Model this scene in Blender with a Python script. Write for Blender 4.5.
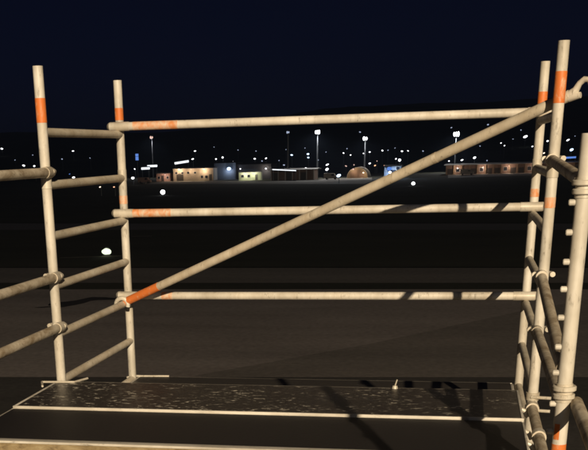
import bpy, bmesh, math, random
from mathutils import Vector, Matrix
random.seed(7)
for o in list(bpy.data.objects): bpy.data.objects.remove(o)
scene = bpy.context.scene
C = scene.collection

# ------------------------------------------------------------------ camera
HAZE = 0.00017
ZG = 9.9365                                   # height of the survey origin above the airfield
CAM = Vector((2.1046, -6.876, 0.0635 + ZG))
YAW, PITCH, ROLL = 0.2380, 0.3835, -0.0289
FPX, PX, PY = 1077.56, 202.35, 586.93         # focal length and principal point, photo pixels
fw = Vector((-math.sin(YAW)*math.cos(PITCH), math.cos(YAW)*math.cos(PITCH), -math.sin(PITCH)))
rt = Vector((math.cos(YAW), math.sin(YAW), 0)); up = rt.cross(fw)
rt2 = math.cos(ROLL)*rt + math.sin(ROLL)*up; up2 = -math.sin(ROLL)*rt + math.cos(ROLL)*up
cd = bpy.data.cameras.new('camera'); cam = bpy.data.objects.new('camera', cd); C.objects.link(cam)
cam.matrix_world = Matrix(((rt2.x, up2.x, -fw.x, CAM.x), (rt2.y, up2.y, -fw.y, CAM.y), (rt2.z, up2.z, -fw.z, CAM.z), (0, 0, 0, 1)))
cd.sensor_fit = 'HORIZONTAL'; cd.sensor_width = 36; cd.lens = FPX/588*36
cd.shift_x = (294-PX)/588; cd.shift_y = (PY-225)/588
cd.clip_start = 0.05; cd.clip_end = 20000
scene.camera = cam

# ------------------------------------------------------------------ night sky
world = bpy.data.worlds.new('World'); scene.world = world; world.use_nodes = True
wn = world.node_tree.nodes; wl = world.node_tree.links
bg = wn['Background']
sky = wn.new('ShaderNodeTexSky'); sky.sky_type = 'NISHITA'; sky.sun_disc = False     # moonlit night: the day sky at a tiny strength
sky.sun_elevation = math.radians(35); sky.sun_rotation = math.radians(160)
sky.air_density = 1.0; sky.dust_density = 0.2; sky.ozone_density = 5.0
tint = wn.new('ShaderNodeMix'); tint.data_type = 'RGBA'; tint.blend_type = 'MULTIPLY'; tint.inputs[0].default_value = 1
tint.inputs[7].default_value = (.26, .30, 1.0, 1)
wl.new(sky.outputs[0], tint.inputs[6]); wl.new(tint.outputs[2], bg.inputs[0]); bg.inputs[1].default_value = 0.00112
# the moon, barely there
sd = bpy.data.lights.new('sun', 'SUN'); sun = bpy.data.objects.new('sun', sd); C.objects.link(sun)
sd.energy = 0.05; sd.angle = math.radians(0.5); sd.color = (.8, .88, 1.0)
sun.rotation_euler = Vector((-.28, .77, -.574)).to_track_quat('-Z', 'Y').to_euler()
# the apron flood mast that lights the staging stands 88 m behind it, a little to the right
FLOOD_RATIO, FLOOD_DIST, FLOOD_H = -0.33, 88.0, 38.5
hd_ = Vector((FLOOD_RATIO, 1, 0)).normalized()
FLOOD = Vector((1.5, -1.5, 0)) - hd_*FLOOD_DIST
fd = bpy.data.lights.new('flood_mast_light', 'SPOT'); flood_light = bpy.data.objects.new('flood_mast_light', fd); C.objects.link(flood_light)
fd.energy = 4.7e5; fd.color = (1.0, 0.80, 0.535); fd.spot_size = math.radians(110); fd.spot_blend = .6; fd.shadow_soft_size = .45
flood_light.location = FLOOD + Vector((0, .0, FLOOD_H))
flood_light.rotation_euler = (Vector((0, 25, 0))-flood_light.location).to_track_quat('-Z', 'Y').to_euler()

vs = scene.view_settings
vs.view_transform = 'Standard'; vs.look = 'None'; vs.exposure = 0; vs.gamma = 1
scene.render.engine = 'CYCLES'; scene.cycles.filter_width = 2.1   # the photo's soft phone lens

# ------------------------------------------------------------------ pixel helpers (photo pixels -> a direction)
def ray(u, v):
    return rt2*((u-PX)/FPX) - up2*((v-PY)/FPX) + fw
def at_y(u, v, Y):
    d = ray(u, v); return CAM + d*((Y-CAM.y)/d.y)
def at_z(u, v, Z):
    d = ray(u, v); return CAM + d*((Z-CAM.z)/d.z)

# ------------------------------------------------------------------ materials
def new_mat(name):
    m = bpy.data.materials.new(name); m.use_nodes = True
    nt = m.node_tree; b = nt.nodes['Principled BSDF']
    return m, nt, b
def noise(nt, scale, detail=4, rough=.55, vec=None, dist=0.0):
    n = nt.nodes.new('ShaderNodeTexNoise'); n.inputs['Scale'].default_value = scale
    n.inputs['Detail'].default_value = detail; n.inputs['Roughness'].default_value = rough
    n.inputs['Distortion'].default_value = dist
    if vec: nt.links.new(vec, n.inputs['Vector'])
    return n
def ramp(nt, src, stops):
    r = nt.nodes.new('ShaderNodeValToRGB'); e = r.color_ramp.elements
    while len(e) < len(stops): e.new(.5)
    for i, (p, c) in enumerate(stops):
        e[i].position = p; e[i].color = (*c, 1) if len(c) == 3 else c
    nt.links.new(src, r.inputs[0]); return r
def mixc(nt, fac, a, b, mode='MIX'):
    m = nt.nodes.new('ShaderNodeMix'); m.data_type = 'RGBA'; m.blend_type = mode
    for s, k in ((fac, 0), (a, 6), (b, 7)):
        if hasattr(s, 'links'): nt.links.new(s, m.inputs[k])
        elif k == 0: m.inputs[0].default_value = s
        else: m.inputs[k].default_value = (*s, 1)
    return m.outputs[2]
def coords(nt, scale=(1, 1, 1), rnd=True, world_space=False):
    mp = nt.nodes.new('ShaderNodeMapping'); mp.inputs['Scale'].default_value = scale
    if world_space:
        g = nt.nodes.new('ShaderNodeNewGeometry'); nt.links.new(g.outputs['Position'], mp.inputs['Vector'])
    else:
        t = nt.nodes.new('ShaderNodeTexCoord')
        if rnd:
            oi = nt.nodes.new('ShaderNodeObjectInfo'); ml = nt.nodes.new('ShaderNodeMath'); ml.operation = 'MULTIPLY'
            ml.inputs[1].default_value = 37.0; nt.links.new(oi.outputs['Random'], ml.inputs[0])
            ad = nt.nodes.new('ShaderNodeVectorMath'); nt.links.new(t.outputs['Object'], ad.inputs[0]); nt.links.new(ml.outputs[0], ad.inputs[1])
            nt.links.new(ad.outputs[0], mp.inputs['Vector'])
        else: nt.links.new(t.outputs['Object'], mp.inputs['Vector'])
    return mp.outputs[0]
def bump(nt, b, src, strength, dist=.002):
    n = nt.nodes.new('ShaderNodeBump'); n.inputs['Strength'].default_value = strength; n.inputs['Distance'].default_value = dist
    nt.links.new(src, n.inputs['Height']); nt.links.new(n.outputs[0], b.inputs['Normal'])

def tube_mat(name, base, grime, amount, rough=.42, metallic=.25, streak=(1, 1, .25)):
    m, nt, b = new_mat(name)
    v = coords(nt, streak)
    n1 = noise(nt, 11, 7, .7, v, .6); n2 = noise(nt, 48, 6, .75, v); n3 = noise(nt, 3.5, 4, .6, coords(nt))
    g1 = ramp(nt, n1.outputs[0], [(.5-.18*amount-.08, (0, 0, 0)), (.78-.1*amount, (1, 1, 1))])
    c = mixc(nt, g1.outputs[0], base, grime)
    sp = ramp(nt, n2.outputs[0], [(.575, (0, 0, 0)), (.69, (1, 1, 1))])
    c = mixc(nt, sp.outputs[0], c, tuple(x*.55 for x in grime))
    lv = ramp(nt, n3.outputs[0], [(.32, (.70, .685, .65)), (.62, (1.05, 1.04, 1.02))])
    c = mixc(nt, 1.0, c, lv.outputs[0], 'MULTIPLY')
    nt.links.new(c, b.inputs['Base Color'])
    b.inputs['Metallic'].default_value = metallic
    r = ramp(nt, n1.outputs[0], [(.3, (rough-.1,)*3), (.75, (rough+.25,)*3)]); nt.links.new(r.outputs[0], b.inputs['Roughness'])
    bump(nt, b, n2.outputs[0], .25, .0012)
    return m
M = {}
M['tube'] = tube_mat('aluminium_tube', (.78, .76, .72), (.55, .50, .42), .5, .42, .0)
M['tube_far'] = tube_mat('aluminium_rail', (.80, .77, .72), (.58, .52, .44), .45, .42, .0)
M['rung'] = tube_mat('dirty_rung', (.80, .76, .67), (.56, .48, .37), .8, .5, .0, (1, .55, 1))
M['ledger'] = tube_mat('stained_ledger', (.88, .82, .71), (.26, .19, .115), .9, .5, .0, (1, .6, 1))
M['brace'] = tube_mat('brace_tube', (.76, .70, .60), (.54, .46, .35), .8, .45, .0)
M['clamp'] = tube_mat('cast_clamp', (.78, .75, .69), (.52, .46, .37), .7, .4, .1)
M['frame'] = tube_mat('deck_frame', (.80, .78, .74), (.5, .46, .4), .6, .4, .0, (.25, 1, 1))

def paint_mat(name, orange, under, lo, hi):
    m, nt, b = new_mat(name)
    n = noise(nt, 26, 6, .7, coords(nt, (1, 1, .5)), .6)
    f = ramp(nt, n.outputs[0], [(lo, (0, 0, 0)), (hi, (1, 1, 1))])
    n2 = noise(nt, 9, 3, .5, coords(nt))
    oc = mixc(nt, n2.outputs[0], tuple(x*.85 for x in orange), tuple(min(1, x*1.15) for x in orange))
    nt.links.new(mixc(nt, f.outputs[0], oc, under), b.inputs['Base Color'])
    b.inputs['Roughness'].default_value = .5
    bump(nt, b, f.outputs[0], .2, .0008)
    return m
M['orange'] = paint_mat('orange_paint', (.74, .20, .045), (.70, .50, .34), .56, .70)
M['orange_worn'] = paint_mat('worn_orange_paint', (.74, .29, .11), (.72, .62, .50), .40, .66)

def deck_mat(name, base, scuff, lo, hi, gloss, stretch=(2.2, 9, 9)):
    m, nt, b = new_mat(name)
    v = coords(nt, stretch, False)
    n1 = noise(nt, 5.0, 8, .72, v, .5); n2 = noise(nt, 3.2, 4, .6, coords(nt, (1, 1.8, 1), False)); n3 = noise(nt, 60, 4, .6, coords(nt, (1, 1, 1), False))
    s = ramp(nt, n1.outputs[0], [(lo, (0, 0, 0)), (hi, (1, 1, 1))])
    mm = nt.nodes.new('ShaderNodeMath'); mm.operation = 'MULTIPLY'; mm.use_clamp = True
    p = ramp(nt, n2.outputs[0], [(.42, (.05, .05, .05)), (.56, (1, 1, 1))])
    nt.links.new(s.outputs[0], mm.inputs[0]); nt.links.new(p.outputs[0], mm.inputs[1])
    b0 = mixc(nt, n3.outputs[0], tuple(x*.6 for x in base), tuple(x*1.4 for x in base))
    nt.links.new(mixc(nt, mm.outputs[0], b0, scuff), b.inputs['Base Color'])
    b.inputs['Roughness'].default_value = gloss
    bump(nt, b, n3.outputs[0], .5, .003)
    return m
M['deck_scuffed'] = deck_mat('scuffed_deck', (.036, .031, .028), (.85, .80, .70), .56, .635, .40, (4.5, 8, 8))
M['deck_dark'] = deck_mat('dark_deck', (.017, .015, .016), (.22, .20, .18), .70, .80, .55)
M['deck_low'] = deck_mat('lower_deck', (.040, .036, .033), (.45, .42, .36), .62, .72, .5)

def timber_mat():
    m, nt, b = new_mat('raw_timber')
    v = coords(nt, (3, 9, 9), False)
    n1 = noise(nt, 5, 7, .7, v, .6); n2 = noise(nt, 2.2, 4, .5, coords(nt, (1, 1, 1), False))
    r = ramp(nt, n1.outputs[0], [(.3, (.16, .115, .06)), (.5, (.36, .28, .16)), (.75, (.52, .44, .28))])
    d = ramp(nt, n2.outputs[0], [(.35, (.62, .58, .5)), (.62, (1, 1, 1))])
    nt.links.new(mixc(nt, 1, r.outputs[0], d.outputs[0], 'MULTIPLY'), b.inputs['Base Color']); b.inputs['Roughness'].default_value = .75
    bump(nt, b, n1.outputs[0], .4, .002)
    return m
M['timber'] = timber_mat()

def ground_mat(name, a, bcol, scale, rough=.9, streak=(1, 1, 1), fine=2.0, bmp=.3):
    m, nt, b = new_mat(name)
    n1 = noise(nt, scale, 6, .6, coords(nt, streak, False, True), .3); n2 = noise(nt, fine, 4, .6, coords(nt, (1, 1, 1), False, True))
    n3 = noise(nt, scale*.22, 3, .5, coords(nt, streak, False, True))
    c = ramp(nt, n1.outputs[0], [(.3, a), (.7, bcol)])
    f = ramp(nt, n2.outputs[0], [(.3, (.78, .78, .78)), (.7, (1.15, 1.15, 1.15))])
    l = ramp(nt, n3.outputs[0], [(.35, (.8, .8, .8)), (.65, (1.15, 1.12, 1.1))])
    k = mixc(nt, 1, mixc(nt, 1, c.outputs[0], f.outputs[0], 'MULTIPLY'), l.outputs[0], 'MULTIPLY')
    nt.links.new(k, b.inputs['Base Color']); b.inputs['Roughness'].default_value = rough
    b.inputs['Specular IOR Level'].default_value = .2
    bump(nt, b, n2.outputs[0], bmp, .02)
    return m
M['grass'] = ground_mat('dark_grass', (.022, .023, .015), (.042, .042, .028), .05, 1, (1, 2.5, 1), 1.5)
M['hill'] = ground_mat('wooded_hill', (.030, .036, .026), (.055, .060, .042), .008, 1, (1, 1, 1), .05)
M['apron'] = ground_mat('apron_concrete', (.21, .187, .178), (.30, .272, .26), .09, .85, (.6, 2.2, 1), 3)
M['patch'] = ground_mat('shaded_concrete', (.155, .142, .132), (.225, .205, .19), .09, .85, (.6, 2.2, 1), 3)  # apron concrete darkened to carry a shadow in its colour
M['near_shade'] = ground_mat('shaded_pavement', (.055, .052, .050), (.085, .080, .076), .12, .9, (.7, 2, 1), 3)  # dark tone for the shaded near ground
M['taxi'] = ground_mat('taxiway_asphalt', (.12, .113, .106), (.17, .16, .15), .06, .9, (.5, 3, 1), 2)
M['taxi2'] = ground_mat('far_taxiway_asphalt', (.10, .098, .10), (.14, .135, .14), .06, .9, (.5, 3, 1), 2)
M['blotch'] = ground_mat('dark_blotch', (.018, .018, .019), (.04, .036, .036), .4, .7)
M['line'] = ground_mat('faded_line_paint', (.16, .15, .12), (.30, .28, .22), .8, .8)
M['concrete'] = ground_mat('pale_concrete', (.27, .25, .225), (.36, .34, .30), .05, .85, (1, 1, 1), .8)

def wall_mat(name, col, var=.25, scale=.35, rough=.8):
    m, nt, b = new_mat(name)
    n1 = noise(nt, scale, 5, .6, coords(nt, (1, 1, .5), True)); n2 = noise(nt, scale*8, 3, .6, coords(nt))
    c = ramp(nt, n1.outputs[0], [(.3, tuple(x*(1-var) for x in col)), (.7, tuple(min(.9, x*(1+var)) for x in col))])
    f = ramp(nt, n2.outputs[0], [(.3, (.85, .85, .85)), (.7, (1.1, 1.1, 1.1))])
    nt.links.new(mixc(nt, 1, c.outputs[0], f.outputs[0], 'MULTIPLY'), b.inputs['Base Color']); b.inputs['Roughness'].default_value = rough
    return m
M['wall_tan'] = wall_mat('tan_render', (.30, .255, .205))
M['wall_pink'] = wall_mat('pinkish_brick', (.26, .165, .13))
M['wall_slate'] = wall_mat('slate_cladding', (.10, .12, .16))
M['wall_dark'] = wall_mat('dark_cladding', (.07, .07, .085))
M['wall_brown'] = wall_mat('brown_cladding', (.17, .11, .08))
M['wall_green'] = wall_mat('pale_green_steel', (.36, .38, .26))
M['wall_arch'] = wall_mat('tan_arched_sheet', (.22, .165, .10))
M['roof'] = wall_mat('dark_roof_sheet', (.025, .025, .028))
M['roof_light'] = wall_mat('pale_roof_sheet', (.30, .29, .28))
M['trim'] = wall_mat('pale_trim', (.42, .40, .37))
M['pole'] = wall_mat('grey_mast_steel', (.10, .11, .125), .2, 1, .5)
M['housing'] = wall_mat('lamp_housing', (.06, .06, .065), .2, 2, .5)
M['door'] = wall_mat('dark_door', (.03, .025, .022), .2, 1, .6)
def glass_mat():
    m, nt, b = new_mat('window_glass')
    b.inputs['Base Color'].default_value = (.012, .014, .02, 1); b.inputs['Roughness'].default_value = .12
    n = noise(nt, 3, 2, .5, coords(nt)); bump(nt, b, n.outputs[0], .1, .01)
    return m
M['glass'] = glass_mat()
def glow(name, col, s):
    m = bpy.data.materials.new(name); m.use_nodes = True; nt = m.node_tree
    nt.nodes.remove(nt.nodes['Principled BSDF']); e = nt.nodes.new('ShaderNodeEmission')
    n = noise(nt, 2.5, 2, .5, coords(nt)); r = ramp(nt, n.outputs[0], [(.3, tuple(c*.8 for c in col)), (.7, col)])
    nt.links.new(r.outputs[0], e.inputs[0]); e.inputs[1].default_value = s
    nt.links.new(e.outputs[0], nt.nodes['Material Output'].inputs[0]); return m
GL = {'w': glow('white_lamp', (.95, .97, 1), 5), 'b': glow('bluish_lamp', (.55, .75, 1), 4), 'n': glow('warm_lamp', (1, .8, .55), 3.5),
      'o': glow('orange_lamp', (1, .5, .28), 2.2), 'B': glow('blue_sign_light', (.16, .34, .95), .9), 'g': glow('greenish_lamp', (.86, 1, .70), 1.6),
      'd': glow('dim_lamp', (.6, .7, .95), .9), 'W': glow('flood_lamp', (.95, .97, 1), 9), 's': glow('strip_tube', (.9, .95, 1), 1.6), 'p': glow('pinkish_lamp', (1, .66, .55), 1.2)}

# ------------------------------------------------------------------ mesh helpers
def mesh_obj(name, bm, mat, parent=None, smooth=True, loc=None):
    me = bpy.data.meshes.new(name); bm.normal_update(); bm.to_mesh(me); bm.free()
    me.materials.append(mat)
    if smooth:
        for p in me.polygons: p.use_smooth = True
        try: me.set_sharp_from_angle(angle=math.radians(35))
        except Exception: pass
    o = bpy.data.objects.new(name, me); C.objects.link(o)
    if parent: o.parent = parent
    if loc is not None: o.location = loc
    return o
def share(name, src, parent, loc=None, rot=None):
    o = src.copy(); o.name = name; C.objects.link(o); o.parent = parent
    if loc is not None: o.location = loc
    if rot is not None: o.rotation_euler = rot
    return o
def frame_of(d):
    d = d.normalized(); a = Vector((0, 0, 1)) if abs(d.z) < .9 else Vector((1, 0, 0))
    x = d.cross(a).normalized(); return x, d.cross(x).normalized()
def sweep(bm, pts, rad, n=18, cap=True):
    pts = [Vector(p) for p in pts]; rings = []
    rads = rad if isinstance(rad, (list, tuple)) else [rad]*len(pts)
    x = None
    for i, p in enumerate(pts):
        d = (pts[min(i+1, len(pts)-1)]-pts[max(i-1, 0)]).normalized()
        if x is None: x, y = frame_of(d)
        else:
            x = (x - d*x.dot(d)).normalized(); y = d.cross(x)
        rings.append([bm.verts.new(p + (x*math.cos(2*math.pi*k/n)+y*math.sin(2*math.pi*k/n))*rads[i]) for k in range(n)])
    for a, b in zip(rings, rings[1:]):
        for k in range(n): bm.faces.new((a[k], a[(k+1) % n], b[(k+1) % n], b[k]))
    if cap:
        bm.faces.new(list(reversed(rings[0]))); bm.faces.new(rings[-1])
def tube(bm, a, b, r, n=20, hollow=True):
    a, b = Vector(a), Vector(b); d = (b-a).normalized()
    if not hollow: sweep(bm, [a, b], r, n); return
    ri = r*.84; dp = min(.12, (b-a).length*.3)            # open tube ends with a wall thickness
    sweep(bm, [a+d*dp, a, a, b, b, b-d*dp], [ri, ri, r, r, ri, ri], n, False) if False else None
    x, y = frame_of(d)
    prof = [(a+d*dp, ri), (a, ri), (a, r), (b, r), (b, ri), (b-d*dp, ri)]
    rings = [[bm.verts.new(p+(x*math.cos(2*math.pi*k/n)+y*math.sin(2*math.pi*k/n))*rr) for k in range(n)] for p, rr in prof]
    for p, q in zip(rings, rings[1:]):
        for k in range(n): bm.faces.new((p[k], p[(k+1) % n], q[(k+1) % n], q[k]))
    bm.faces.new(list(reversed(rings[0]))); bm.faces.new(rings[-1])
    bmesh.ops.recalc_face_normals(bm, faces=bm.faces)
def box(bm, lo, hi, bev=0):
    v = [bm.verts.new((x, y, z)) for x in (lo[0], hi[0]) for y in (lo[1], hi[1]) for z in (lo[2], hi[2])]
    fs = [bm.faces.new([v[i] for i in f]) for f in ((0, 1, 3, 2), (4, 6, 7, 5), (0, 4, 5, 1), (2, 3, 7, 6), (0, 2, 6, 4), (1, 5, 7, 3))]
    if bev:
        es = list({e for f in fs for e in f.edges}); bmesh.ops.bevel(bm, geom=es, offset=bev, segments=2, affect='EDGES', profile=.6)
def obox(name, lo, hi, mat, parent=None, bev=0):
    bm = bmesh.new(); box(bm, lo, hi, bev); return mesh_obj(name, bm, mat, parent, bev > 0)
def tag(o, label, cat=None, group=None, kind=None):
    if label: o['label'] = label
    if cat: o['category'] = cat
    if group: o['group'] = group
    if kind: o['kind'] = kind
    return o
def thing(name, loc, label, cat, group=None):
    o = bpy.data.objects.new(name, None); C.objects.link(o); o.location = loc; o.empty_display_size = .2
    return tag(o, label, cat, group)

# ------------------------------------------------------------------ ground
def sheet(name, pts, z, mat):
    bm = bmesh.new(); bm.faces.new([bm.verts.new((p[0], p[1], z)) for p in pts]); bm.normal_update()
    if bm.faces[:][0].normal.z < 0: bmesh.ops.reverse_faces(bm, faces=bm.faces[:])
    return tag(mesh_obj(name, bm, mat, None, False), None, kind='structure')
bm = bmesh.new(); xs_ = [-9000, -4000, -2000, -1000]+list(range(-600, 601, 100))+[1000, 2000, 4000, 9000]; ys_ = [-3000, -1000, -400]+list(range(-200, 601, 50))+[1000, 2000, 4000, 9000]
gg = [[bm.verts.new((x, y, 0)) for x in xs_] for y in ys_]
for j in range(len(ys_)-1):
    for i in range(len(xs_)-1): bm.faces.new((gg[j][i], gg[j][i+1], gg[j+1][i+1], gg[j+1][i]))
tag(mesh_obj('ground', bm, M['grass'], None, False), None, kind='structure')
def band(name, v_near, v_far, z, mat, x0=-900, x1=700, skew=0.0):
    """a strip of paving whose edges lie where the photo rows v_near / v_far meet the ground"""
    e = []
    for v in (v_near, v_far):
        if v is None: e.append((None, None)); continue
        a, b = at_z(80, v, 0), at_z(500, v, 0); s = (b.y-a.y)/(b.x-a.x); e.append((a.y-s*a.x, s))
    (n0, s0), (f0, s1) = e
    if n0 is None: n0, s0 = -140, s1
    return sheet(name, [(x0, n0+s0*x0), (x1, n0+s0*x1), (x1, f0+s1*x1), (x0, f0+s1*x0)], z, mat)
band('apron', None, 289.5, .012, M['apron'], -420, 420)
band('near_shade_strip', None, 377.5, .022, M['near_shade'], -220, 220)  # dark strip painted in place of the shadow on the near apron
band('taxiway_near', 283, 268, .012, M['taxi'], -500, 400)
band('taxiway_far', 230, 223.5, .012, M['taxi2'], -500, 400)
band('service_road', 184, 181, .012, M['concrete'], -110, -28)
a = [at_z(u, v, 0) for u, v in ((448, 178), (590, 173.5), (590, 170.5), (448, 174))]
sheet('terminal_apron', [(p.x, p.y) for p in a], .014, M['concrete'])
a = [at_z(u, v, 0) for u, v in ((296, 182), (372, 180.3), (372, 177.6), (296, 179.5))]
sheet('hangar_apron', [(p.x, p.y) for p in a], .014, M['concrete'])
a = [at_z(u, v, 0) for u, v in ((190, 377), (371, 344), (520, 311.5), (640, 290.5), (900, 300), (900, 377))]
sheet('apron_shade_patch', [(p.x, p.y) for p in a], .017, M['patch'])  # darker sheet cut to the slanting edge of a shadow on the apron
# a ragged dark blotch on the apron
bm = bmesh.new(); pc = at_z(95, 301, 0); vs_ = []
for k in range(40):
    t = 2*math.pi*k/40; r = 1+.28*math.sin(3*t+1)+.16*math.sin(7*t)+.1*random.uniform(-1, 1)
    vs_.append(bm.verts.new((pc.x+3.1*r*math.cos(t)+1.2*math.sin(t), pc.y+2.6*r*math.sin(t)+.9*math.cos(t)*3, .026)))
bm.faces.new(vs_); bm.normal_update()
if bm.faces[:][0].normal.z < 0: bmesh.ops.reverse_faces(bm, faces=bm.faces[:])
tag(mesh_obj('dark_blotch', bm, M['blotch'], None, False), None, kind='structure')
for (u0, v0, u1, v1) in ((132, 236.6, 152, 236.2), (60, 258, 122, 256)):
    p, q = at_z(u0, v0, 0), at_z(u1, v1, 0); w = .25
    sheet('painted_line', [(p.x, p.y-w), (q.x, q.y-w), (q.x, q.y+w), (p.x, p.y+w)], .02, M['line'])

# hills behind the airfield
def hz(x, y):
    t = min(1, max(0, (y-620+x*.05)/1900)); s = t*t*(3-2*t)
    return s*(74+15*math.sin(x*.0021+.6)+9*math.sin(x*.0053+2.0)+5*math.sin(x*.011+y*.002)) + 2.5*s*math.sin(x*.03+y*.013)
bm = bmesh.new(); nx, ny = 150, 44; g = []
for j in range(ny):
    y = 560+3400*(j/(ny-1))
    g.append([bm.verts.new((-4500+9000*i/(nx-1), y, hz(-4500+9000*i/(nx-1), y)+(-.6 if j == 0 else 0))) for i in range(nx)])
for j in range(ny-1):
    for i in range(nx-1): bm.faces.new((g[j][i], g[j][i+1], g[j+1][i+1], g[j+1][i]))
tag(mesh_obj('hills', bm, M['hill']), None, kind='structure')

# ------------------------------------------------------------------ scaffold tower
L, W, W2, W3 = 2.4755, 1.3265, 2.90, 4.47
R = .0254
RUNGS = [ZG+.1763-.25*k for k in range(41)]
TOP = ZG+.478
tower = thing('scaffold_tower', (0, 0, 0), 'aluminium scaffold tower with ladder ends, three guard rails and orange painted marks', 'scaffold')
def col_tube(name, x, y, z0, z1, mat, parent, r=R):
    bm = bmesh.new(); tube(bm, (0, 0, z0), (0, 0, z1), r, 24); return mesh_obj(name, bm, mat, parent, True, (x, y, 0))
def sleeve(name, x, y, z0, z1, r, mat, parent, inset=.0):
    """a short ring round an upright"""
    bm = bmesh.new(); n = 24; e = .0015
    prof = [(z0, R*.9), (z0, r-e), (z0+e, r), (z1-e, r), (z1, r-e), (z1, R*.9)]
    rings = [[bm.verts.new((rr*math.cos(2*math.pi*k/n), rr*math.sin(2*math.pi*k/n), zz)) for k in range(n)] for zz, rr in prof]
    for p, q in zip(rings, rings[1:]):
        for k in range(n): bm.faces.new((p[k], p[(k+1) % n], q[(k+1) % n], q[k]))
    o = mesh_obj(name, bm, mat, parent, True); return o
uprights = {}
for key, (x, y) in {'fl': (0, 0), 'nl': (0, -W), 'fr': (L, 0), 'nr': (L, -W)}.items():
    u = col_tube('upright', x, y, .12, TOP, M['tube'], tower); uprights[key] = u
    for k in range(5):                                   # frame joints every two metres
        zj = ZG-.055-2.0*k
        sleeve('joint_collar', 0, 0, zj-.035, zj+.03, R*1.09, M['clamp'], u)
    bmf = bmesh.new(); tube(bmf, (x, y, .02), (x, y, .30), R*.78, 16, False); mesh_obj('adjustable_leg', bmf, M['clamp'], tower)
    bmf = bmesh.new(); sweep(bmf, [(x, y, .016), (x, y, .03)], .09, 20); mesh_obj('foot_plate', bmf, M['clamp'], tower, True)
def bandz(key, v0, v1, x, y, mat='orange'):
    def zz(v):
        lo, hi = ZG-3, ZG+2
        for _ in range(50):
            m = (lo+hi)/2; d = Vector((x, y, m))-CAM
            vv = PY - FPX*d.dot(up2)/d.dot(fw)
            if vv > v: lo = m
            else: hi = m
        return m
    return sleeve('orange_band', 0, 0, zz(v1), zz(v0), R*1.035, M[mat], uprights[key])
bandz('nl', 98, 123, 0, -W); bandz('fl', 108, 120.4, 0, 0); bandz('fr', 91.5, 104, L, 0); bandz('nr', 71, 103.3, L, -W)
bandz('fl', 195.5, 204, 0, 0, 'orange_worn'); bandz('fr', 188.5, 197, L, 0, 'orange_worn'); bandz('nr', 197, 208, L, -W, 'orange_worn')
# rungs
bm = bmesh.new(); sweep(bm, [(0, -R*.5, 0), (0, -W+R*.5, 0)], R*.86, 18); r0 = mesh_obj('rung', bm, M['rung'], tower, True, (0, 0, RUNGS[0]))
for x in (0, L):
    for k, z in enumerate(RUNGS):
        if x == 0 and k == 0: continue
        if z > .25: share('rung', r0, tower, (x, 0, z))
# guard rails on the far side
def rail_x(z, y, parent, orange=None):
    bm = bmesh.new(); sweep(bm, [(-.03, y, z), (L+.03, y, z)], R*.93, 20); o = mesh_obj('guard_rail', bm, M['tube_far'], parent)
    for x in (0, L):
        bm = bmesh.new()                                 # claw that closes round the upright
        s = 1 if x == 0 else -1
        sweep(bm, [(x-s*.045, y+.012, z), (x-s*.045, y, z), (x+s*.075, y, z)], R*1.03, 18)
        pts = [(x+.041*math.cos(t)*s, y+.05+.041*math.sin(t), z) for t in [math.radians(a) for a in range(-90, 130, 20)]]
        sweep(bm, pts, .010, 10)
        mesh_obj('rail_claw', bm, M['clamp'], o)
    if orange:
        bm = bmesh.new(); sweep(bm, [(orange[0], y, z), (orange[1], y, z)], R*.965, 20); mesh_obj('orange_band', bm, M['orange_worn'], o)
    return o
for k, z, og in ((0, RUNGS[0]+.044, (.10, .38)), (1, RUNGS[2]+.044, (.06, .32)), (2, RUNGS[4]+.044, (.24, .31))):
    rail_x(z, -.05, tower, og)
# the long diagonal brace
A = Vector((0.02, -.125, ZG-.808)); B = at_y(569.5, 95.5, -W+.056); d = (B-A).normalized()
bm = bmesh.new(); sweep(bm, [A, B], R*.98, 20); br = mesh_obj('diagonal_brace', bm, M['brace'], tower)
bm = bmesh.new(); sweep(bm, [A-d*.002, A+d*.30], R*1.02, 20); mesh_obj('orange_band', bm, M['orange'], br)
bm = bmesh.new(); sweep(bm, [A+d*2.245, A+d*2.265], R*1.03, 20); mesh_obj('joint_collar', bm, M['ledger'], br)
sd_ = Vector((d.x, d.y, 0)).normalized(); upv = Vector((0, 0, 1))
bm = bmesh.new()
hk = [B-d*.02, B+d*.012, B+d*.03+upv*.013, B+d*.045+upv*.033, B+d*.066+upv*.040, B+d*.092+upv*.028, B+d*.10+upv*.002]
sweep(bm, hk, [R*.95, R*.9, .016, .013, .013, .013, .011], 14)
sweep(bm, [B+d*.0-upv*.005, B+d*.055-upv*.02], [R*.9, .013], 14)
mesh_obj('hook', bm, M['clamp'], br)
bm = bmesh.new()
cA = Vector((0, A.y-.02, RUNGS[4]))
sweep(bm, [cA+Vector((.040*math.cos(t), 0, .040*math.sin(t))) for t in [math.radians(a) for a in range(-20, 200, 20)]], .014, 12)
sweep(bm, [cA+Vector((.035, 0, .01)), A+d*.02], [.018, R*.8], 12)
mesh_obj('hook', bm, M['clamp'], br)

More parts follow.
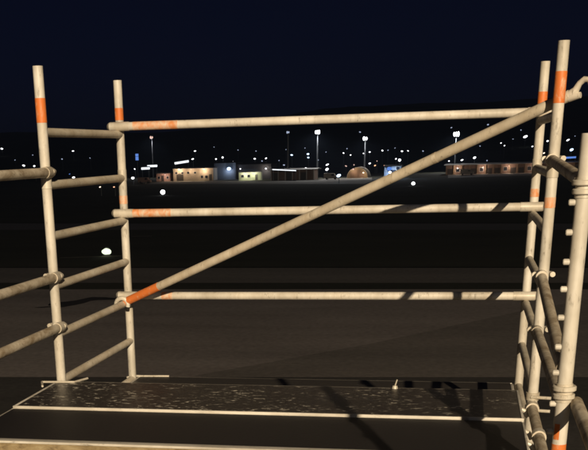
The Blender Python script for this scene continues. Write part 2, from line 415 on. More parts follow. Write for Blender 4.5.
# ------------------------------------------------------------------ staging bays between tower and camera
stage = thing('scaffold_staging', (0, -W2, 0), 'near scaffold bay with thick studded standard, collars and stained side rails', 'scaffold')
def sp(p): return Vector(p)-Vector((0, -W2, 0))
STOP = {(0, W2): ZG+.087, (L, W2): ZG+.087, (0, W3): ZG+.45, (L, W3): ZG+.45}
stand = {}
for (x, w), zt in STOP.items():
    bm = bmesh.new(); tube(bm, (0, 0, .12), (0, 0, zt), R*1.02, 28); s = mesh_obj('standard', bm, M['tube'], stage, True, sp((x, -w, 0))); stand[(x, w)] = s
    bm = bmesh.new(); sweep(bm, [(0, 0, .012), (0, 0, .022), (0, 0, .022), (0, 0, .3)], [.09, .09, R*.78, R*.78], 18); mesh_obj('foot_plate', bm, M['clamp'], s)
    for zc in (-.077, -.757, -2.1, -4.1, -6.1, -8.1):
        bm = bmesh.new()
        sweep(bm, [(0, 0, ZG+zc-.034), (0, 0, ZG+zc+.030)], R*1.14, 24)
        for zo, rr in ((.014, 1.62), (-.014, 1.50)):     # two flanges
            e = .003
            sweep(bm, [(0, 0, ZG+zc+zo-.009), (0, 0, ZG+zc+zo-.009+e), (0, 0, ZG+zc+zo+.009-e), (0, 0, ZG+zc+zo+.009)], [R*rr-e, R*rr, R*rr, R*rr-e], 24)
        mesh_obj('collar', bm, M['clamp'], s)
    pr = None
    for k, zp in enumerate([-.125, -.22, -.315, -.405, -.50, -.60, -.69, -.80, -.90, -1.0]):
        if pr is None:
            bm = bmesh.new(); sg = -1 if x > 0 else 1
            sweep(bm, [(sg*R*.8, 0, 0), (sg*(R+.017), 0, 0), (sg*(R+.020), 0, 0)], [.0105, .0105, .008], 12); pr = mesh_obj('stud', bm, M['frame'], s, True, (0, 0, ZG+zp))
        else: share('stud', pr, s, (0, 0, ZG+zp))
uprights['st'] = stand[(L, W2)]
b_ = bandz('st', 443, 470, L, -W2)
bm = bmesh.new(); sa = math.radians(238)                 # small orange tape patch on the standard
pv = []
for i in range(7):
    t = sa+(i-3)*.13
    pv.append([bm.verts.new((R*1.045*math.cos(t), R*1.045*math.sin(t), ZG+zz)) for zz in (-.925, -.868)])
for p, q in zip(pv, pv[1:]): bm.faces.new((p[0], q[0], q[1], p[1]))
mesh_obj('orange_tape', bm, M['orange'], stand[(L, W2)])
# side rails, in the depth direction
for x, sx in ((.0, 1), (L, -1)):
    for z in (-.012, -.525, -.783):
        xx = x+sx*.022 if x == 0 else x-.01
        bm = bmesh.new(); sweep(bm, [sp((xx, -W-.005, ZG+z)), sp((xx, -W2+.012, ZG+z-({-.525: .15, -.012: .045}.get(z, 0) if x > 0 else 0)))], R*.92, 18); o = mesh_obj('side_rail', bm, M['ledger'], stage)
        bm = bmesh.new()                                 # claw hooked over the tower upright
        sweep(bm, [sp((xx, -W-.07, ZG+z)), sp((xx, -W-.0, ZG+z)), sp((xx, -W+.028, ZG+z))], [R*1.08, R*1.12, R*.9], 16)
        pts = [sp((x+.043*math.sin(t)*sx, -W+.043*math.cos(t), ZG+z+.004)) for t in [math.radians(a) for a in range(-100, 130, 23)]]
        sweep(bm, pts, .0125, 10)
        mesh_obj('rail_claw', bm, M['clamp'], o)
        bm = bmesh.new(); sweep(bm, [sp((xx, -W2-.012, ZG+z)), sp((xx, -W3+.01, ZG+z))], R*.92, 18)
        if x > 0:
            bm.free(); bm = bmesh.new(); sweep(bm, [sp((L+.047, -W2+.02, ZG-.80)), sp((L+.047, -W3+.01, ZG-.80))], R*.92, 18)
        if x == 0 or z == -.783: mesh_obj('side_rail', bm, M['ledger'], stage)
        else: bm.free()
    # ledger that carries the decks
    bm = bmesh.new(); sweep(bm, [sp((x, -W+.0, ZG-1.155)), sp((x, -W3, ZG-1.155))], R*.95, 18); o = mesh_obj('deck_ledger', bm, M['ledger'], stage)
    for yy in (-W-.05, -W-.62, -W2+.05):
        bm = bmesh.new(); sweep(bm, [sp((x, yy-.03, ZG-1.155)), sp((x, yy+.03, ZG-1.155))], R*1.25, 18); mesh_obj('coupler', bm, M['clamp'], o)
# deck clamp on the tower upright at the right-hand corner
for zc in (-1.105, -1.17):
    bm = bmesh.new(); sweep(bm, [sp((L, -W, ZG+zc-.018)), sp((L, -W, ZG+zc+.018))], R*1.3, 20); sweep(bm, [sp((L-.01, -W-.03, ZG+zc)), sp((L+.085, -W-.05, ZG+zc))], .008, 8)
    mesh_obj('deck_clamp', bm, M['clamp'], stage)

# ------------------------------------------------------------------ decks
def deck(label, y_far, y_near, ztop, mat, name='scaffold_deck', lip=.004, x0=-.02, x1=2.405, hooks=True, group=None, framew=.018):
    d = thing(name, (0, (y_far+y_near)/2, ztop-.07), label, 'deck', group)
    cy, cz = (y_far+y_near)/2, ztop-.07
    def pb(n, lo, hi, m, bev=.0025):
        return obox(n, (lo[0], lo[1]-cy, lo[2]-cz), (hi[0], hi[1]-cy, hi[2]-cz), m, d, bev)
    pb('panel', (x0+framew, y_near+framew, ztop-.014), (x1-framew, y_far-.007, ztop), mat, 0)
    pb('side_frame', (x0, y_near, ztop-.062), (x1, y_near+framew-.001, ztop+lip), M['frame'])
    pb('side_frame', (x0, y_far-.006, ztop-.062), (x1, y_far, ztop-.0005), M['frame'], .001)
    for xa, xb in ((x0, x0+framew-.001), (x1-framew+.001, x1)):
        pb('end_frame', (xa, y_near+framew, ztop-.055), (xb, y_far-framew, ztop+lip-.001), M['frame'])
    if hooks:
        for xe, s in ((x0, -1), (x1, 1)):
            for yy in (y_near+.09, y_far-.09):
                bm = bmesh.new()
                pts = [(xe-s*.03, yy-cy, -.012), (xe+s*.005, yy-cy, -.002), (xe+s*.03, yy-cy, -.012), (xe+s*.045, yy-cy, -.04)]
                sweep(bm, pts, .011, 10); mesh_obj('deck_hook', bm, M['clamp'], d)
    return d
ZD = ZG-1.075
d1 = deck('worn scaffold deck with pale scuffed surface and bright front edge', -W-.012, -1.972, ZD, M['deck_scuffed'], lip=.004, framew=.012)
d2 = deck('plain black scaffold deck behind the timber toe board', -1.982, -2.585, ZD-.006, M['deck_dark'], lip=.001, framew=.010)
d3 = deck('lower dark scaffold deck at the far guard rails', .045, -.60, ZG-1.315, M['deck_low'], lip=.0, x0=.03, x1=L-.03, hooks=False)
# small latch on the rear edge of the first deck
bm = bmesh.new(); sweep(bm, [(1.80, -W-.03, ZD), (1.80, -W-.03, ZD+.014)], [.016, .012], 14); sweep(bm, [(1.80, -W-.03, ZD+.012), (1.81, -W-.03, ZD+.045)], .0035, 8)
o = mesh_obj('latch', bm, M['clamp'], d1); o.location = -d1.location
# raised end lip and wind clips at the tower feet of the lower deck
for pts in ([(.05, .03, 0), (.24, .045, 0)], [(-.03, -.02, 0), (.0, .035, 0), (.05, .03, 0)]):
    bm = bmesh.new(); sweep(bm, [Vector(p)+Vector((0, 0, ZG-1.312)) for p in pts], .007, 10); o = mesh_obj('wind_clip', bm, M['clamp'], d3); o.location = -d3.location
for pts in ([(-.09, -W-.06, 0), (.09, -W-.045, 0), (.13, -W+.06, 0)], [(-.09, -W-.06, 0), (-.045, -W-.17, 0)]):
    bm = bmesh.new(); sweep(bm, [Vector(p)+Vector((0, 0, ZD+.004)) for p in pts], .006, 10); o = mesh_obj('wind_clip', bm, M['clamp'], d1); o.location = -d1.location
# timber toe board: rough plank on edge
bm = bmesh.new(); n = 40
rows = []
for i in range(n+1):
    x = -.35+i*(L+.02+.35)/n; j = random.uniform(-.0008, .0008)
    rows.append([bm.verts.new(p) for p in ((x, -2.632+j*.4, ZD-.24), (x, -2.632+j*.4, ZD+.001+j), (x, -2.596, ZD+.003+j), (x, -2.596, ZD-.24))])
for a_, b2 in zip(rows, rows[1:]):
    for k in range(4): bm.faces.new((a_[k], b2[k], b2[(k+1) % 4], a_[(k+1) % 4]))
bm.faces.new(list(reversed(rows[0]))); bm.faces.new(rows[-1]); bmesh.ops.recalc_face_normals(bm, faces=bm.faces)
tb = mesh_obj('toe_board', bm, M['timber'], None, False)
tag(tb, 'tan timber toe board on edge along the front of the decks', 'toe board')
es_ = obox('edge_strip', (-.352, -2.637, ZD-.006), (L+.022, -2.592, ZD+.004), M['frame'], tb, .002)
# the lower decks the photographer stands on (out of the frame, below it)
deck('black scaffold deck at the foot of the timber toe board', -2.98, -3.66, ZG-1.66, M['deck_dark'], hooks=False, x0=.04, x1=L-.04)
for x in (0, L):
    bm = bmesh.new(); sweep(bm, [sp((x, -W2, ZG-1.70)), sp((x, -W3, ZG-1.70))], R*.95, 16); mesh_obj('deck_ledger', bm, M['ledger'], stage)

# ------------------------------------------------------------------ airfield buildings
def building(name, u0, v_top, u1, v_base, depth, wall, roof, label, cat='building', group=None, overhang=.25):
    p0, p1 = at_z(u0, v_base, 0), at_z(u1, v_base, 0)
    Y = (p0.y+p1.y)/2; a = at_y(u0, v_base, Y); b = at_y(u1, v_base, Y); H = at_y((u0+u1)/2, v_top, Y).z
    ctr = Vector(((a.x+b.x)/2, Y, 0)); w = b.x-a.x
    t = thing(name, ctr, label, cat, group)
    obox('wall', (-w/2, 0, 0), (w/2, depth, H), wall, t)
    bm = bmesh.new(); o_ = overhang
    prof = [(-o_, H), (depth/2, H+.35), (depth+o_, H), (depth+o_, H+.14), (depth/2, H+.5), (-o_, H+.14)]
    va = [bm.verts.new((-w/2-o_, y, z+.003)) for y, z in prof]; vb = [bm.verts.new((w/2+o_, y, z+.003)) for y, z in prof]
    for k in range(6): bm.faces.new((va[k], vb[k], vb[(k+1) % 6], va[(k+1) % 6]))
    bm.faces.new(va); bm.faces.new(list(reversed(vb))); bmesh.ops.recalc_face_normals(bm, faces=bm.faces)
    mesh_obj('roof', bm, roof, t, False)
    return t, w, H, Y
def window(t, x, z, w, h, lit=None):
    f = bmesh.new()
    for lo, hi in (((-w/2-.1, -.08, -.1), (w/2+.1, -.002, 0)), ((-w/2-.1, -.08, h), (w/2+.1, -.002, h+.1)), ((-w/2-.1, -.075, 0), (-w/2, -.002, h)), ((w/2, -.075, 0), (w/2+.1, -.002, h))):
        box(f, lo, hi)
    o = mesh_obj('window', f, M['trim'], t, False, (x, 0, z))
    obox('pane', (-w/2, -.03, 0), (w/2, -.004, h), lit or M['glass'], o)
def door(t, x, w, h, mat=None):
    o = obox('door', (x-w/2, -.06, .02), (x+w/2, -.003, h), mat or M['door'], t)
    return o
def wall_lamp(t, x, z, col, size=.35, power=0, spotc=(1, .85, .65)):
    bm = bmesh.new(); box(bm, (-size*.6, -.35, size*.35), (size*.6, -.003, size*.6)); o = mesh_obj('wall_lamp', bm, M['housing'], t, False, (x, 0, z))
    bm = bmesh.new(); bmesh.ops.create_icosphere(bm, subdivisions=2, radius=size); bmesh.ops.scale(bm, vec=(1, .7, .7), verts=bm.verts)
    mesh_obj('lamp_glass', bm, GL[col], o, True, (0, -.35-size*.5, 0))
    if power:
        ld = bpy.data.lights.new('wall_lamp_light', 'POINT'); ld.energy = power; ld.color = spotc; ld.shadow_soft_size = .2
        lo = bpy.data.objects.new('wall_lamp_light', ld); C.objects.link(lo); lo.parent = o; lo.location = (0, -1.6, -.4)

t, w, H, Y = building('airfield_block', 173.4, 168.8, 213.4, 180.8, 9, M['wall_tan'], M['roof_light'], 'long tan flat fronted building lit warm across the airfield')
for k, x in enumerate((-.42, -.27, -.12, .05)): window(t, x*w, 2.5, .9, .7)
window(t, .33*w, .8, 1.1, 1.0); window(t, .22*w, .9, .9, .9); door(t, .43*w, 1.1, 2.2); door(t, -.33*w, 2.6, 2.6)
wall_lamp(t, -.34*w, H-.1, 'n', .40, 700, (1, .72, .46)); wall_lamp(t, .28*w, H-.2, 'n', .30, 700, (1, .72, .46)); wall_lamp(t, -.04*w, H-.15, 'p', .2, 350, (1, .72, .46))
t, w, H, Y = building('brick_hut', 156.5, 173.6, 170.5, 181.4, 5, M['wall_pink'], M['roof'], 'small pinkish hut beside the long tan building')
door(t, -.05*w, 1.0, 2.1); window(t, -.3*w, .9, .8, .9); window(t, .3*w, .9, .8, .9); wall_lamp(t, .15*w, H-.4, 'p', .3, 250, (1, .7, .55))
t, w, H, Y = building('hangar', 214.3, 163.2, 236, 179.6, 14, M['wall_slate'], M['roof'], 'dark slate hangar with a lit door lamp right of tan building')
obox('hangar_door', (-.10*w, -.12, .02), (.22*w, -.003, H*.72), M['wall_slate'], t); obox('hangar_door', (.225*w, -.09, .02), (.46*w, -.003, H*.72), M['wall_slate'], t)
wall_lamp(t, .20*w, H*.66, 'b', .8, 420, (.75, .85, 1))
t, w, H, Y = building('hangar', 236.6, 164.5, 271, 178.9, 14, M['wall_dark'], M['roof'], 'black low hangar behind the pale green container')
obox('hangar_door', (-.3*w, -.1, .02), (.1*w, -.003, H*.7), M['wall_slate'], t); wall_lamp(t, .36*w, H*.7, 'w', .3, 200); wall_lamp(t, -.38*w, H*.72, 'w', .25)
t, w, H, Y = building('container_office', 238.8, 172.6, 261, 180.3, 2.6, M['wall_green'], M['roof_light'], 'pale yellow green container office in front of black hangar', 'container', overhang=.05)
wall_lamp(t, -.2*w, H-.05, 'g', .2, 420, (1, .97, .72)); wall_lamp(t, .2*w, H-.05, 'g', .2, 420, (1, .97, .72)); door(t, .3*w, .95, 2.0); window(t, -.05*w, 1.0, 1.0, .9); window(t, -.33*w, 1.0, 1.0, .9)  # both wall lamps are added to brighten the container front
for k in range(9): obox('wall_rib', (-w/2+w*(k+.5)/9-.04, -.035, .1), (-w/2+w*(k+.5)/9+.04, -.003, H-.1), M['wall_green'], t) if k not in (1, 4, 7) else None
t, w, H, Y = building('open_shed', 271.6, 170, 314, 180.2, 10, M['wall_brown'], M['roof_light'], 'low brown open shed with pale roof edge below the mast pair', overhang=1.2)
for k in range(7): obox('post', (-w/2+w*k/6-.12, -1.05, .0), (-w/2+w*k/6+.12, -.8, H-.01), M['trim'], t)
for k in range(6):
    if k % 2 == 0: obox('bay_door', (-w/2+w*(k+.12)/6, -.06, .02), (-w/2+w*(k+.88)/6, -.003, H*.75), M['door'], t)
# arched hangar
p0, p1 = at_z(347, 178, 0), at_z(367.5, 178, 0); Y = (p0.y+p1.y)/2; a, b = at_y(347, 178, Y), at_y(367.5, 178, Y); w = b.x-a.x; H = at_y(357, 167.6, Y).z
t = thing('arched_hangar', ((a.x+b.x)/2, Y, 0), 'tan arched sheet hangar right of the brightest mast', 'hangar')
bm = bmesh.new(); fr, bk = [], []
for k in range(17):
    th = math.pi*k/16; fr.append(bm.verts.new((-w/2*math.cos(th), 0, H*math.sin(th)))); bk.append(bm.verts.new((-w/2*math.cos(th), 12, H*math.sin(th))))
for k in range(16): bm.faces.new((fr[k], fr[k+1], bk[k+1], bk[k]))
bm.faces.new(fr); bm.faces.new(list(reversed(bk))); bmesh.ops.recalc_face_normals(bm, faces=bm.faces)
mesh_obj('shell', bm, M['wall_arch'], t, True)
for k in range(4): obox('hangar_door', (-.34*w+k*.17*w, -.08-.02*(k % 2), .02), (-.34*w+(k+1)*.17*w-.02, -.003, H*(.62 if k in (0, 3) else .78)), M['wall_brown'], t)
for k in range(5):
    yy = .1+k*2.9; bm = bmesh.new(); sweep(bm, [(-(w/2+.05)*math.cos(math.pi*q/16), yy, (H+.05)*math.sin(math.pi*q/16)) for q in range(17)], .12, 6); mesh_obj('rib', bm, M['trim'], t)
wall_lamp(t, -.2*w, H*.86, 'p', .35, 220, (1, .75, .5)); wall_lamp(t, .3*w, H*.5, 'n', .3, 160, (1, .75, .5))
t, w, H, Y = building('service_building', 384, 166.5, 401, 178.2, 8, M['wall_slate'], M['roof'], 'dark building with bluish white entrance lamps behind the brace')
door(t, 0, 2.4, 2.6, M['glass']); window(t, -.3*w, 2.6, 1.2, 1); window(t, .3*w, 2.6, 1.2, 1)
wall_lamp(t, -.15*w, H*.52, 'w', .5, 900, (.6, .78, 1)); wall_lamp(t, .22*w, H*.52, 'w', .45, 700, (.6, .78, 1)); wall_lamp(t, -.2*w, H*.82, 'B', .9)
t, w, H, Y = building('terminal_pier', 446, 163.8, 590, 173.2, 14, M['wall_brown'], M['roof_light'], 'long low brown pier with dark bays at the right', 'building', overhang=.8)
for k in range(18):
    x = -w/2+w*(k+.5)/18
    if k % 3 != 1: obox('bay_door', (x-.32*w/18, -.07, .02), (x+.32*w/18, -.003, H*.62), M['door'], t)
    else: window(t, x, .9, .45*w/18, H*.4)
    obox('post', (-w/2+w*k/18-.13, -.5, 0), (-w/2+w*k/18+.13, -.12, H-.01), M['wall_arch'], t)
for x in (-.42, -.24, -.06, .12, .3): wall_lamp(t, x*w, H*.8, 'p', .22, 260, (1, .72, .55))

# parked vans / tugs in front of the pier and beside the buildings
def van(u, v, col, label, s=1.0):
    p = at_z(u, v, 0); t = thing('parked_van', p, label, 'van', 'vans parked by the far buildings')
    bm = bmesh.new(); prof = [(-2.4, .35), (2.3, .35), (2.35, .95), (1.6, 1.15), (1.1, 1.95), (-2.4, 2.0)]
    fa = [bm.verts.new((x*s, -.95*s, z*s)) for x, z in prof]; fb = [bm.verts.new((x*s, .95*s, z*s)) for x, z in prof]
    for k in range(6): bm.faces.new((fa[k], fb[k], fb[(k+1) % 6], fa[(k+1) % 6]))
    bm.faces.new(fa); bm.faces.new(list(reversed(fb))); bmesh.ops.recalc_face_normals(bm, faces=bm.faces)
    mesh_obj('body', bm, col, t, False)
    for x in (-1.5, 1.45):
        for y in (-.9, .9):
            bm = bmesh.new(); sweep(bm, [(x*s, (y-.12)*s, .34*s), (x*s, (y+.12)*s, .34*s)], .34*s, 14); mesh_obj('wheel', bm, M['door'], t)
    obox('window', (.2*s, -.965*s, 1.2*s), (1.05*s, -.955*s, 1.75*s), M['glass'], t)
van(145, 183.2, M['wall_pink'], 'reddish van parked left of the pinkish hut')
van(467, 175.2, M['wall_tan'], 'tan van on the lit strip before the brown pier')
van(331, 179.4, M['wall_tan'], 'tan van on the lit concrete left of arched hangar')

# ------------------------------------------------------------------ lamps
def lamp_mesh(size, flat=.8):
    bm = bmesh.new(); bmesh.ops.create_icosphere(bm, subdivisions=2, radius=1); bmesh.ops.scale(bm, vec=(size*random.uniform(.8, 1.45), size*.7, size*flat*random.uniform(.6, 1.05)), verts=bm.verts); bmesh.ops.rotate(bm, matrix=Matrix.Rotation(random.uniform(-.5, .5), 3, 'Y'), verts=bm.verts); return bm
def street_lamp(u, v, col, px, label, group, Y=None, hill=False, name='street_lamp'):
    if hill:
        d = ray(u, v); tt = 0; P = None
        for k in range(2000):
            y = 640+k*1.6; p = at_y(u, v, y)
            if p.z <= hz(p.x, p.y)+7.5: P = p; break
        if P is None: P = at_y(u, v, 2300)
    else:
        P = at_y(u, v, Y or 450)
        if P.z < 2.2: P = at_z(u, v, 2.2)
    gz = max(0, hz(P.x, P.y)) if P.y > 560 else 0
    dist = (P-CAM).dot(fw); m_per_px = dist/FPX
    size = max(.10, px*.5*m_per_px)
    t = thing(name, (P.x, P.y, gz), label, 'lamp', group)
    hh = P.z-gz
    bm = bmesh.new(); r = .07+.004*hh
    sweep(bm, [(0, .9, 0), (0, .9, hh*.9), (0, .8, hh+.1), (0, .3, hh+.25)], [r*1.4, r, r*.8, r*.7], 8); mesh_obj('pole', bm, M['pole'], t)
    bm = bmesh.new(); box(bm, (-size*.8, -size*.3, hh+size*.62), (size*.8, .5, hh+size*.62+.14)); mesh_obj('lamp_housing', bm, M['housing'], t, False)
    mesh_obj('lamp_head', lamp_mesh(size), GL[col], t, True, (0, 0, hh))
    return t, P
HG = 'street lights on the dark hillside'
hill = [(1.8, 148.7, 'w', 3.2), (32.7, 155, 'd', 1.6), (73, 151, 'w', 1.9), (62, 159, 'd', 1.6), (195, 151, 'w', 1.8), (343.5, 153, 'w', 1.6), (350.6, 155, 'w', 1.8), (363.5, 153.4, 'w', 1.5),
        (369.7, 152, 'w', 2.2), (382.4, 150.5, 'w', 2.0), (402, 151.2, 'w', 2.0), (408, 150.8, 'w', 1.6), (423, 151, 'd', 1.5), (347, 148.6, 'd', 1.5), (395, 148, 'd', 1.3), (442, 149.5, 'd', 1.6),
        (501, 143, 'w', 1.8), (504.5, 145.6, 'w', 1.7), (451.4, 127.6, 'd', 1.6), (488, 124.6, 'd', 2.4), (521, 130, 'd', 1.6), (532.4, 146.4, 'w', 1.7), (547.6, 141, 'w', 2.6), (568, 140, 'w', 2.8),
        (525.4, 136.6, 'w', 3.6), (513, 139, 'd', 1.4), (360, 132, 'd', 1.6), (305, 148, 'd', 1.3), (238, 150, 'd', 1.2), (214, 147, 'd', 1.2), (90, 158, 'd', 1.1), (15, 160, 'd', 1.1), (326, 152, 'd', 1.3), (286, 149.5, 'd', 1.3),
        (467, 147, 'd', 1.4), (480, 146, 'd', 1.2), (538, 136, 'd', 1.2), (575, 136, 'd', 1.3), (256, 151, 'd', 1.2), (388, 150.2, 'd', 1.3)]
REFS = [(46, 'near left upright'), (121, 'far left upright'), (151.5, 'pinkish mast'), (205, 'long tan building'), (288, 'dimmer middle mast'), (317.5, 'bright middle mast'),
        (365, 'arched hangar mast'), (414, 'small field light'), (456.4, 'brightest pier mast'), (541, 'far right upright'), (557, 'orange topped right upright')]
ORD = ['first', 'second', 'third', 'fourth', 'fifth', 'sixth', 'seventh', 'eighth']
def ref_of(u):
    r = min(REFS, key=lambda q: abs(q[0]-u)); return r[1], 'left' if u < r[0] else 'right', abs(u-r[0])
for u, v, c, s in hill:
    rn, sd__, du = ref_of(u)
    k = sum(1 for q in hill if ref_of(q[0])[:2] == (rn, sd__) and ref_of(q[0])[2] < du)
    lab = '%s hillside light, %s one to the %s of the %s' % ('bright white' if c == 'w' else 'faint bluish', ORD[k], sd__, rn)
    street_lamp(u, v, c, s*.85, lab, HG, hill=True)
FG = 'lamps among the airfield buildings'
flat = [(23.7, 165.5, 'w', 2.2, 'left one of two white lamps close together at far left'), (34.3, 166, 'w', 2.2, 'right one of two white lamps close together at far left'),
        (73.6, 177.4, 'w', 2.4, 'white lamp just above the second rung of the left ladder'), (69.6, 174, 'B', 1.4, 'faint blue lamp above the second rung of left ladder'),
        (100, 187, 'n', 1.5, 'dim low lamp below the second rung of left ladder'), (114, 187, 'o', 1.5, 'dim orange low lamp left of the far left upright'),
        (134.7, 169, 'w', 1.8, 'white lamp between the blue sign and the left strip light'), (132.8, 178, 'w', 3.0, 'bright low white lamp left of the pinkish hut'),
        (192.7, 159, 'w', 2.0, 'white lamp at the upper end of the slanting strip light'), (216, 159, 'w', 1.8, 'left one of two lamps above the slate hangar'),
        (222.6, 157.4, 'w', 2.2, 'right one of two lamps above the slate hangar'), (233, 162, 'w', 1.9, 'lamp at the top right corner of the slate hangar'),
        (254.7, 158.7, 'w', 2.0, 'left lamp of the pair above the black hangar'), (266, 158.3, 'w', 2.0, 'right lamp of the pair above the black hangar'), (262, 161, 'd', 1.7, 'dim lamp between the pair above black hangar'),
        (264.6, 166, 'w', 1.7, 'white lamp at the right end of black hangar'), (274.5, 166, 'p', 1.8, 'pinkish lamp over the left end of the open shed'), (284, 165, 'd', 1.8, 'dim lamp over the middle of the open shed'),
        (291.7, 155, 'b', 2.0, 'bluish lamp low on the right of the dimmer middle mast'), (308, 154, 'b', 2.4, 'upper bluish lamp left of the bright middle mast'), (308.3, 157.5, 'b', 2.0, 'lower bluish lamp left of the bright middle mast'),
        (305.8, 168, 'w', 1.7, 'white lamp over the right end of the open shed'), (327.3, 164.6, 'w', 2.6, 'upper one of two stacked white lamps right of open shed'), (327, 169.3, 'w', 4.2, 'big white lamp below another right of the open shed'),
        (338.7, 175.5, 'b', 3.8, 'big bluish lamp close to the left of the arched hangar'), (346, 166, 'p', 2.0, 'pinkish lamp just above the arched hangar'), (354, 164.8, 'p', 1.4, 'second pinkish lamp above the arched hangar'),
        (369.7, 163.4, 'w', 1.7, 'small white lamp up and right of the arched hangar'), (375, 165.5, 'o', 2.0, 'left one of two orange lamps right of the arched hangar'), (385, 165.5, 'o', 2.2, 'right one of two orange lamps right of arched hangar'),
        (377, 161, 'p', 1.4, 'pinkish lamp above the two orange lamps'), (399.6, 160, 'w', 3.6, 'bright white lamp right above the diagonal brace middle'), (396, 158.8, 'w', 2.0, 'white lamp touching the bright one above the brace'),
        (449, 161, 'w', 1.7, 'left lamp of the row over the brown pier'), (462, 160, 'w', 2.2, 'middle lamp of the row over the brown pier'), (474.6, 157.6, 'w', 2.8, 'brightest lamp of the row over the brown pier'),
        (544, 153, 'n', 1.8, 'warm lamp between the two right hand uprights'), (571.6, 149.7, 'b', 3.4, 'big bluish lamp left of the thick near standard'), (487, 160.5, 'd', 1.6, 'dim lamp right of the brightest pier lamp'),
        (318, 160, 'd', 1.5, 'dim lamp at the foot of the bright middle mast'), (279, 160.5, 'd', 1.3, 'dim lamp between black hangar and dimmer middle mast'), (412, 164, 'd', 1.4, 'dim lamp right of the bright lamp over brace')]
for u, v, c, s, lab in flat:
    street_lamp(u, v, c, s*.9, lab, FG, Y=440+random.random()*70)

# tall flood masts
def mast(u, v, vb, col, px, label, heads=3, power=0):
    p = at_z(u, vb, 0); P = at_y(u, v, p.y); hh = P.z
    t = thing('flood_mast', (P.x, P.y, 0), label, 'mast', 'tall flood masts')
    bm = bmesh.new(); sweep(bm, [(0, .5, 0), (0, .5, hh*.5), (0, .5, hh+.7)], [.34, .26, .17], 12); mesh_obj('pole', bm, M['pole'], t)
    m_per_px = (P-CAM).dot(fw)/FPX; s = px*m_per_px
    bm = bmesh.new(); box(bm, (-s*.6, .2, hh-.12), (s*.6, .36, hh+.12)); mesh_obj('crossbar', bm, M['pole'], t, False)
    for k in range(heads):
        x = s*((k+.5)/heads-.5)
        hd = obox('lamp_housing', (x-s*.45/heads, -.1, hh-s*.38), (x+s*.45/heads, .18, hh+s*.42), M['housing'], t)
        bm = bmesh.new(); bmesh.ops.create_icosphere(bm, subdivisions=2, radius=1); bmesh.ops.scale(bm, vec=(s*.46/heads*(1.0), .16, s*.40*(.75+.25*((k*7+heads) % 3)/2)), verts=bm.verts)
        mesh_obj('lamp_glass', bm, GL[col], hd, True, (x, -.12, hh))
    if power:
        ld = bpy.data.lights.new('mast_light', 'SPOT'); ld.energy = power; ld.color = (.95, .93, .9); ld.spot_size = math.radians(150); ld.spot_blend = .8; ld.shadow_soft_size = .8
        lo = bpy.data.objects.new('mast_light', ld); C.objects.link(lo); lo.parent = t; lo.location = (0, -.6, hh); lo.rotation_euler = (math.radians(-22), 0, 0)
    return t
mast(151.5, 137.4, 178, 'p', 3.4, 'dim pinkish flood mast behind the small hut', 2, 8000)
mast(288, 132.3, 178, 'd', 3.0, 'dimmer flood mast left of the bright middle mast', 2)
mast(317.5, 132, 178, 'W', 5.0, 'bright white flood mast in the middle of the skyline', 3, 18000)
mast(365.2, 138.5, 177, 'W', 4.6, 'bright flood mast above the arched hangar, middle of three', 2, 9000)
mast(456.4, 134, 172, 'W', 6.0, 'brightest flood mast above the left end of brown pier', 3, 18000)

# light strips and the blue sign
def strip(u0, v0, u1, v1, Y, th, col, label):
    a, b = at_y(u0, v0, Y), at_y(u1, v1, Y); t = thing('strip_light', (a.x, Y, 0), label, 'lamp')
    bm = bmesh.new(); sweep(bm, [(0, 0, a.z), (b.x-a.x, 0, b.z)], th, 10); mesh_obj('tube_lamp', bm, GL[col], t)
    for k, (x, z) in enumerate(((.2, a.z), (b.x-a.x-.2, b.z))):
        bm = bmesh.new(); sweep(bm, [(x, .3, 0), (x, .3, z), (x, 0, z+th*.8)], .10, 8); mesh_obj('post', bm, M['pole'], t)
    bm = bmesh.new(); sweep(bm, [(-.2, .02, a.z+th*1.4), (b.x-a.x+.2, .02, b.z+th*1.4)], th*.5, 6); mesh_obj('lamp_hood', bm, M['housing'], t)
strip(141.5, 168.6, 149.5, 168.2, 432, .42, 's', 'lower strip light above the pinkish hut')
strip(147.5, 166.2, 157, 165.8, 440, .40, 's', 'upper strip light above the pinkish hut')
strip(174.8, 163.4, 188.5, 161.2, 446, .42, 's', 'slanting bluish strip light above the long tan building')
strip(272.5, 169.5, 296, 170.6, 384, .16, 's', 'thin white glowing strip drawn for the lit open shed roof edge')  # light on the roof edge, put in as a glowing tube
strip(559, 158.2, 576, 157.2, 420, .3, 'B', 'blue strip light left of the thick near standard')
P = at_y(137, 157, 440); t = thing('lit_sign', (P.x, P.y, 0), 'small blue lit sign on a pole left of the pinkish hut', 'sign')
bm = bmesh.new(); sweep(bm, [(0, .25, 0), (0, .25, P.z-1.2)], .12, 8); mesh_obj('pole', bm, M['pole'], t)
obox('sign_box', (-.72, .0, P.z-1.35), (.72, .4, P.z+1.35), M['housing'], t)
obox('sign_face', (-.6, -.06, P.z-1.2), (.6, -.003, P.z+.1), GL['B'], t); obox('sign_face', (-.6, -.06, P.z+.25), (.6, -.003, P.z+1.2), GL['B'], t)

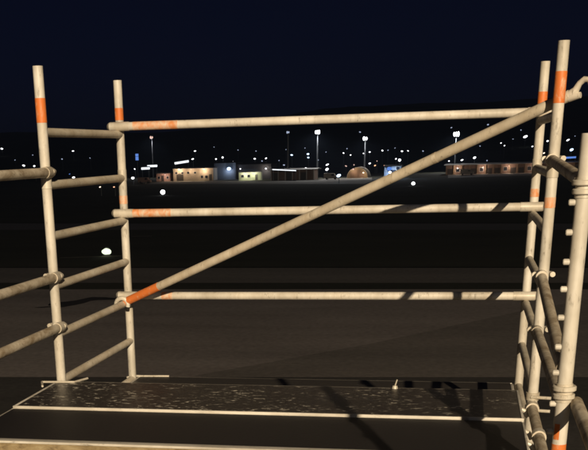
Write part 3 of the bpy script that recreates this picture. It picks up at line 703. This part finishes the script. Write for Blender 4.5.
# lit things standing on the dark airfield
def field_light(u, v, wpx, hpx, col, label):
    g_ = at_z(u, v+hpx*.5, 0); Y = g_.y; P = at_y(u, v, Y); m = (P-CAM).dot(fw)/FPX; w, hh = wpx*m, hpx*m
    t = thing('airfield_light', (P.x, Y, 0), label, 'airfield light')
    bm = bmesh.new(); box(bm, (-w*.45, .02, .02), (w*.45, .30, .09), .01); mesh_obj('base', bm, M['housing'], t)
    for s in (-1, 1):
        bm = bmesh.new(); sweep(bm, [(s*w*.25, .16, .08), (s*w*.25, .16, .2)], .03, 8); mesh_obj('leg', bm, M['pole'], t)
    bm = bmesh.new(); sweep(bm, [(0, .36, .18+hh*.5), (0, .16, .18+hh*.5)], [w*.30, w*.42], 16); mesh_obj('housing', bm, M['housing'], t)
    bm = bmesh.new(); bmesh.ops.create_icosphere(bm, subdivisions=3, radius=.5); bmesh.ops.scale(bm, vec=(w, .5, hh), verts=bm.verts)
    for vv in bm.verts: vv.co *= 1+.06*math.sin(vv.co.x*9+vv.co.z*7)
    mesh_obj('lamp_lens', bm, GL[col], t, True, (0, .1, .18+hh*.5))
field_light(106.5, 253.5, 10, 6, 'g', 'glowing pale green light box on the dark field behind left ladder')
field_light(162.7, 193, 4.8, 4.4, 'w', 'white glowing light box on the dark field before the hut')
field_light(413.3, 184.2, 3.6, 3, 'w', 'small white field light on dark grass below the brace')

# the flood mast behind the camera whose light falls on the staging
t = thing('flood_mast', FLOOD, 'apron flood mast behind the staging, out of the picture', 'mast', 'tall flood masts')
bm = bmesh.new(); sweep(bm, [(0, -.6, 0), (0, -.6, FLOOD_H*.5), (0, -.6, FLOOD_H+1)], [.4, .3, .2], 14); mesh_obj('pole', bm, M['pole'], t)
for k in range(3):
    obox('lamp_housing', (-1.2+k*.85, -.5, FLOOD_H+.62), (-.5+k*.85, -.1, FLOOD_H+1.2), M['housing'], t)
flood_light.parent = t; flood_light.location = (0, .0, FLOOD_H)

# night haze over the airfield and the town
hm = bpy.data.materials.new('night_haze'); hm.use_nodes = True; nt = hm.node_tree; nt.nodes.remove(nt.nodes['Principled BSDF'])
pvn = nt.nodes.new('ShaderNodeVolumePrincipled'); pvn.inputs['Color'].default_value = (.50, .66, 1.0, 1); pvn.inputs['Density'].default_value = HAZE; pvn.inputs['Anisotropy'].default_value = .2
nt.links.new(pvn.outputs[0], nt.nodes['Material Output'].inputs['Volume'])
bm = bmesh.new(); box(bm, (-9300, -3300, -1), (9300, 9300, 135)); tag(mesh_obj('haze', bm, hm, None, False), None, kind='stuff')
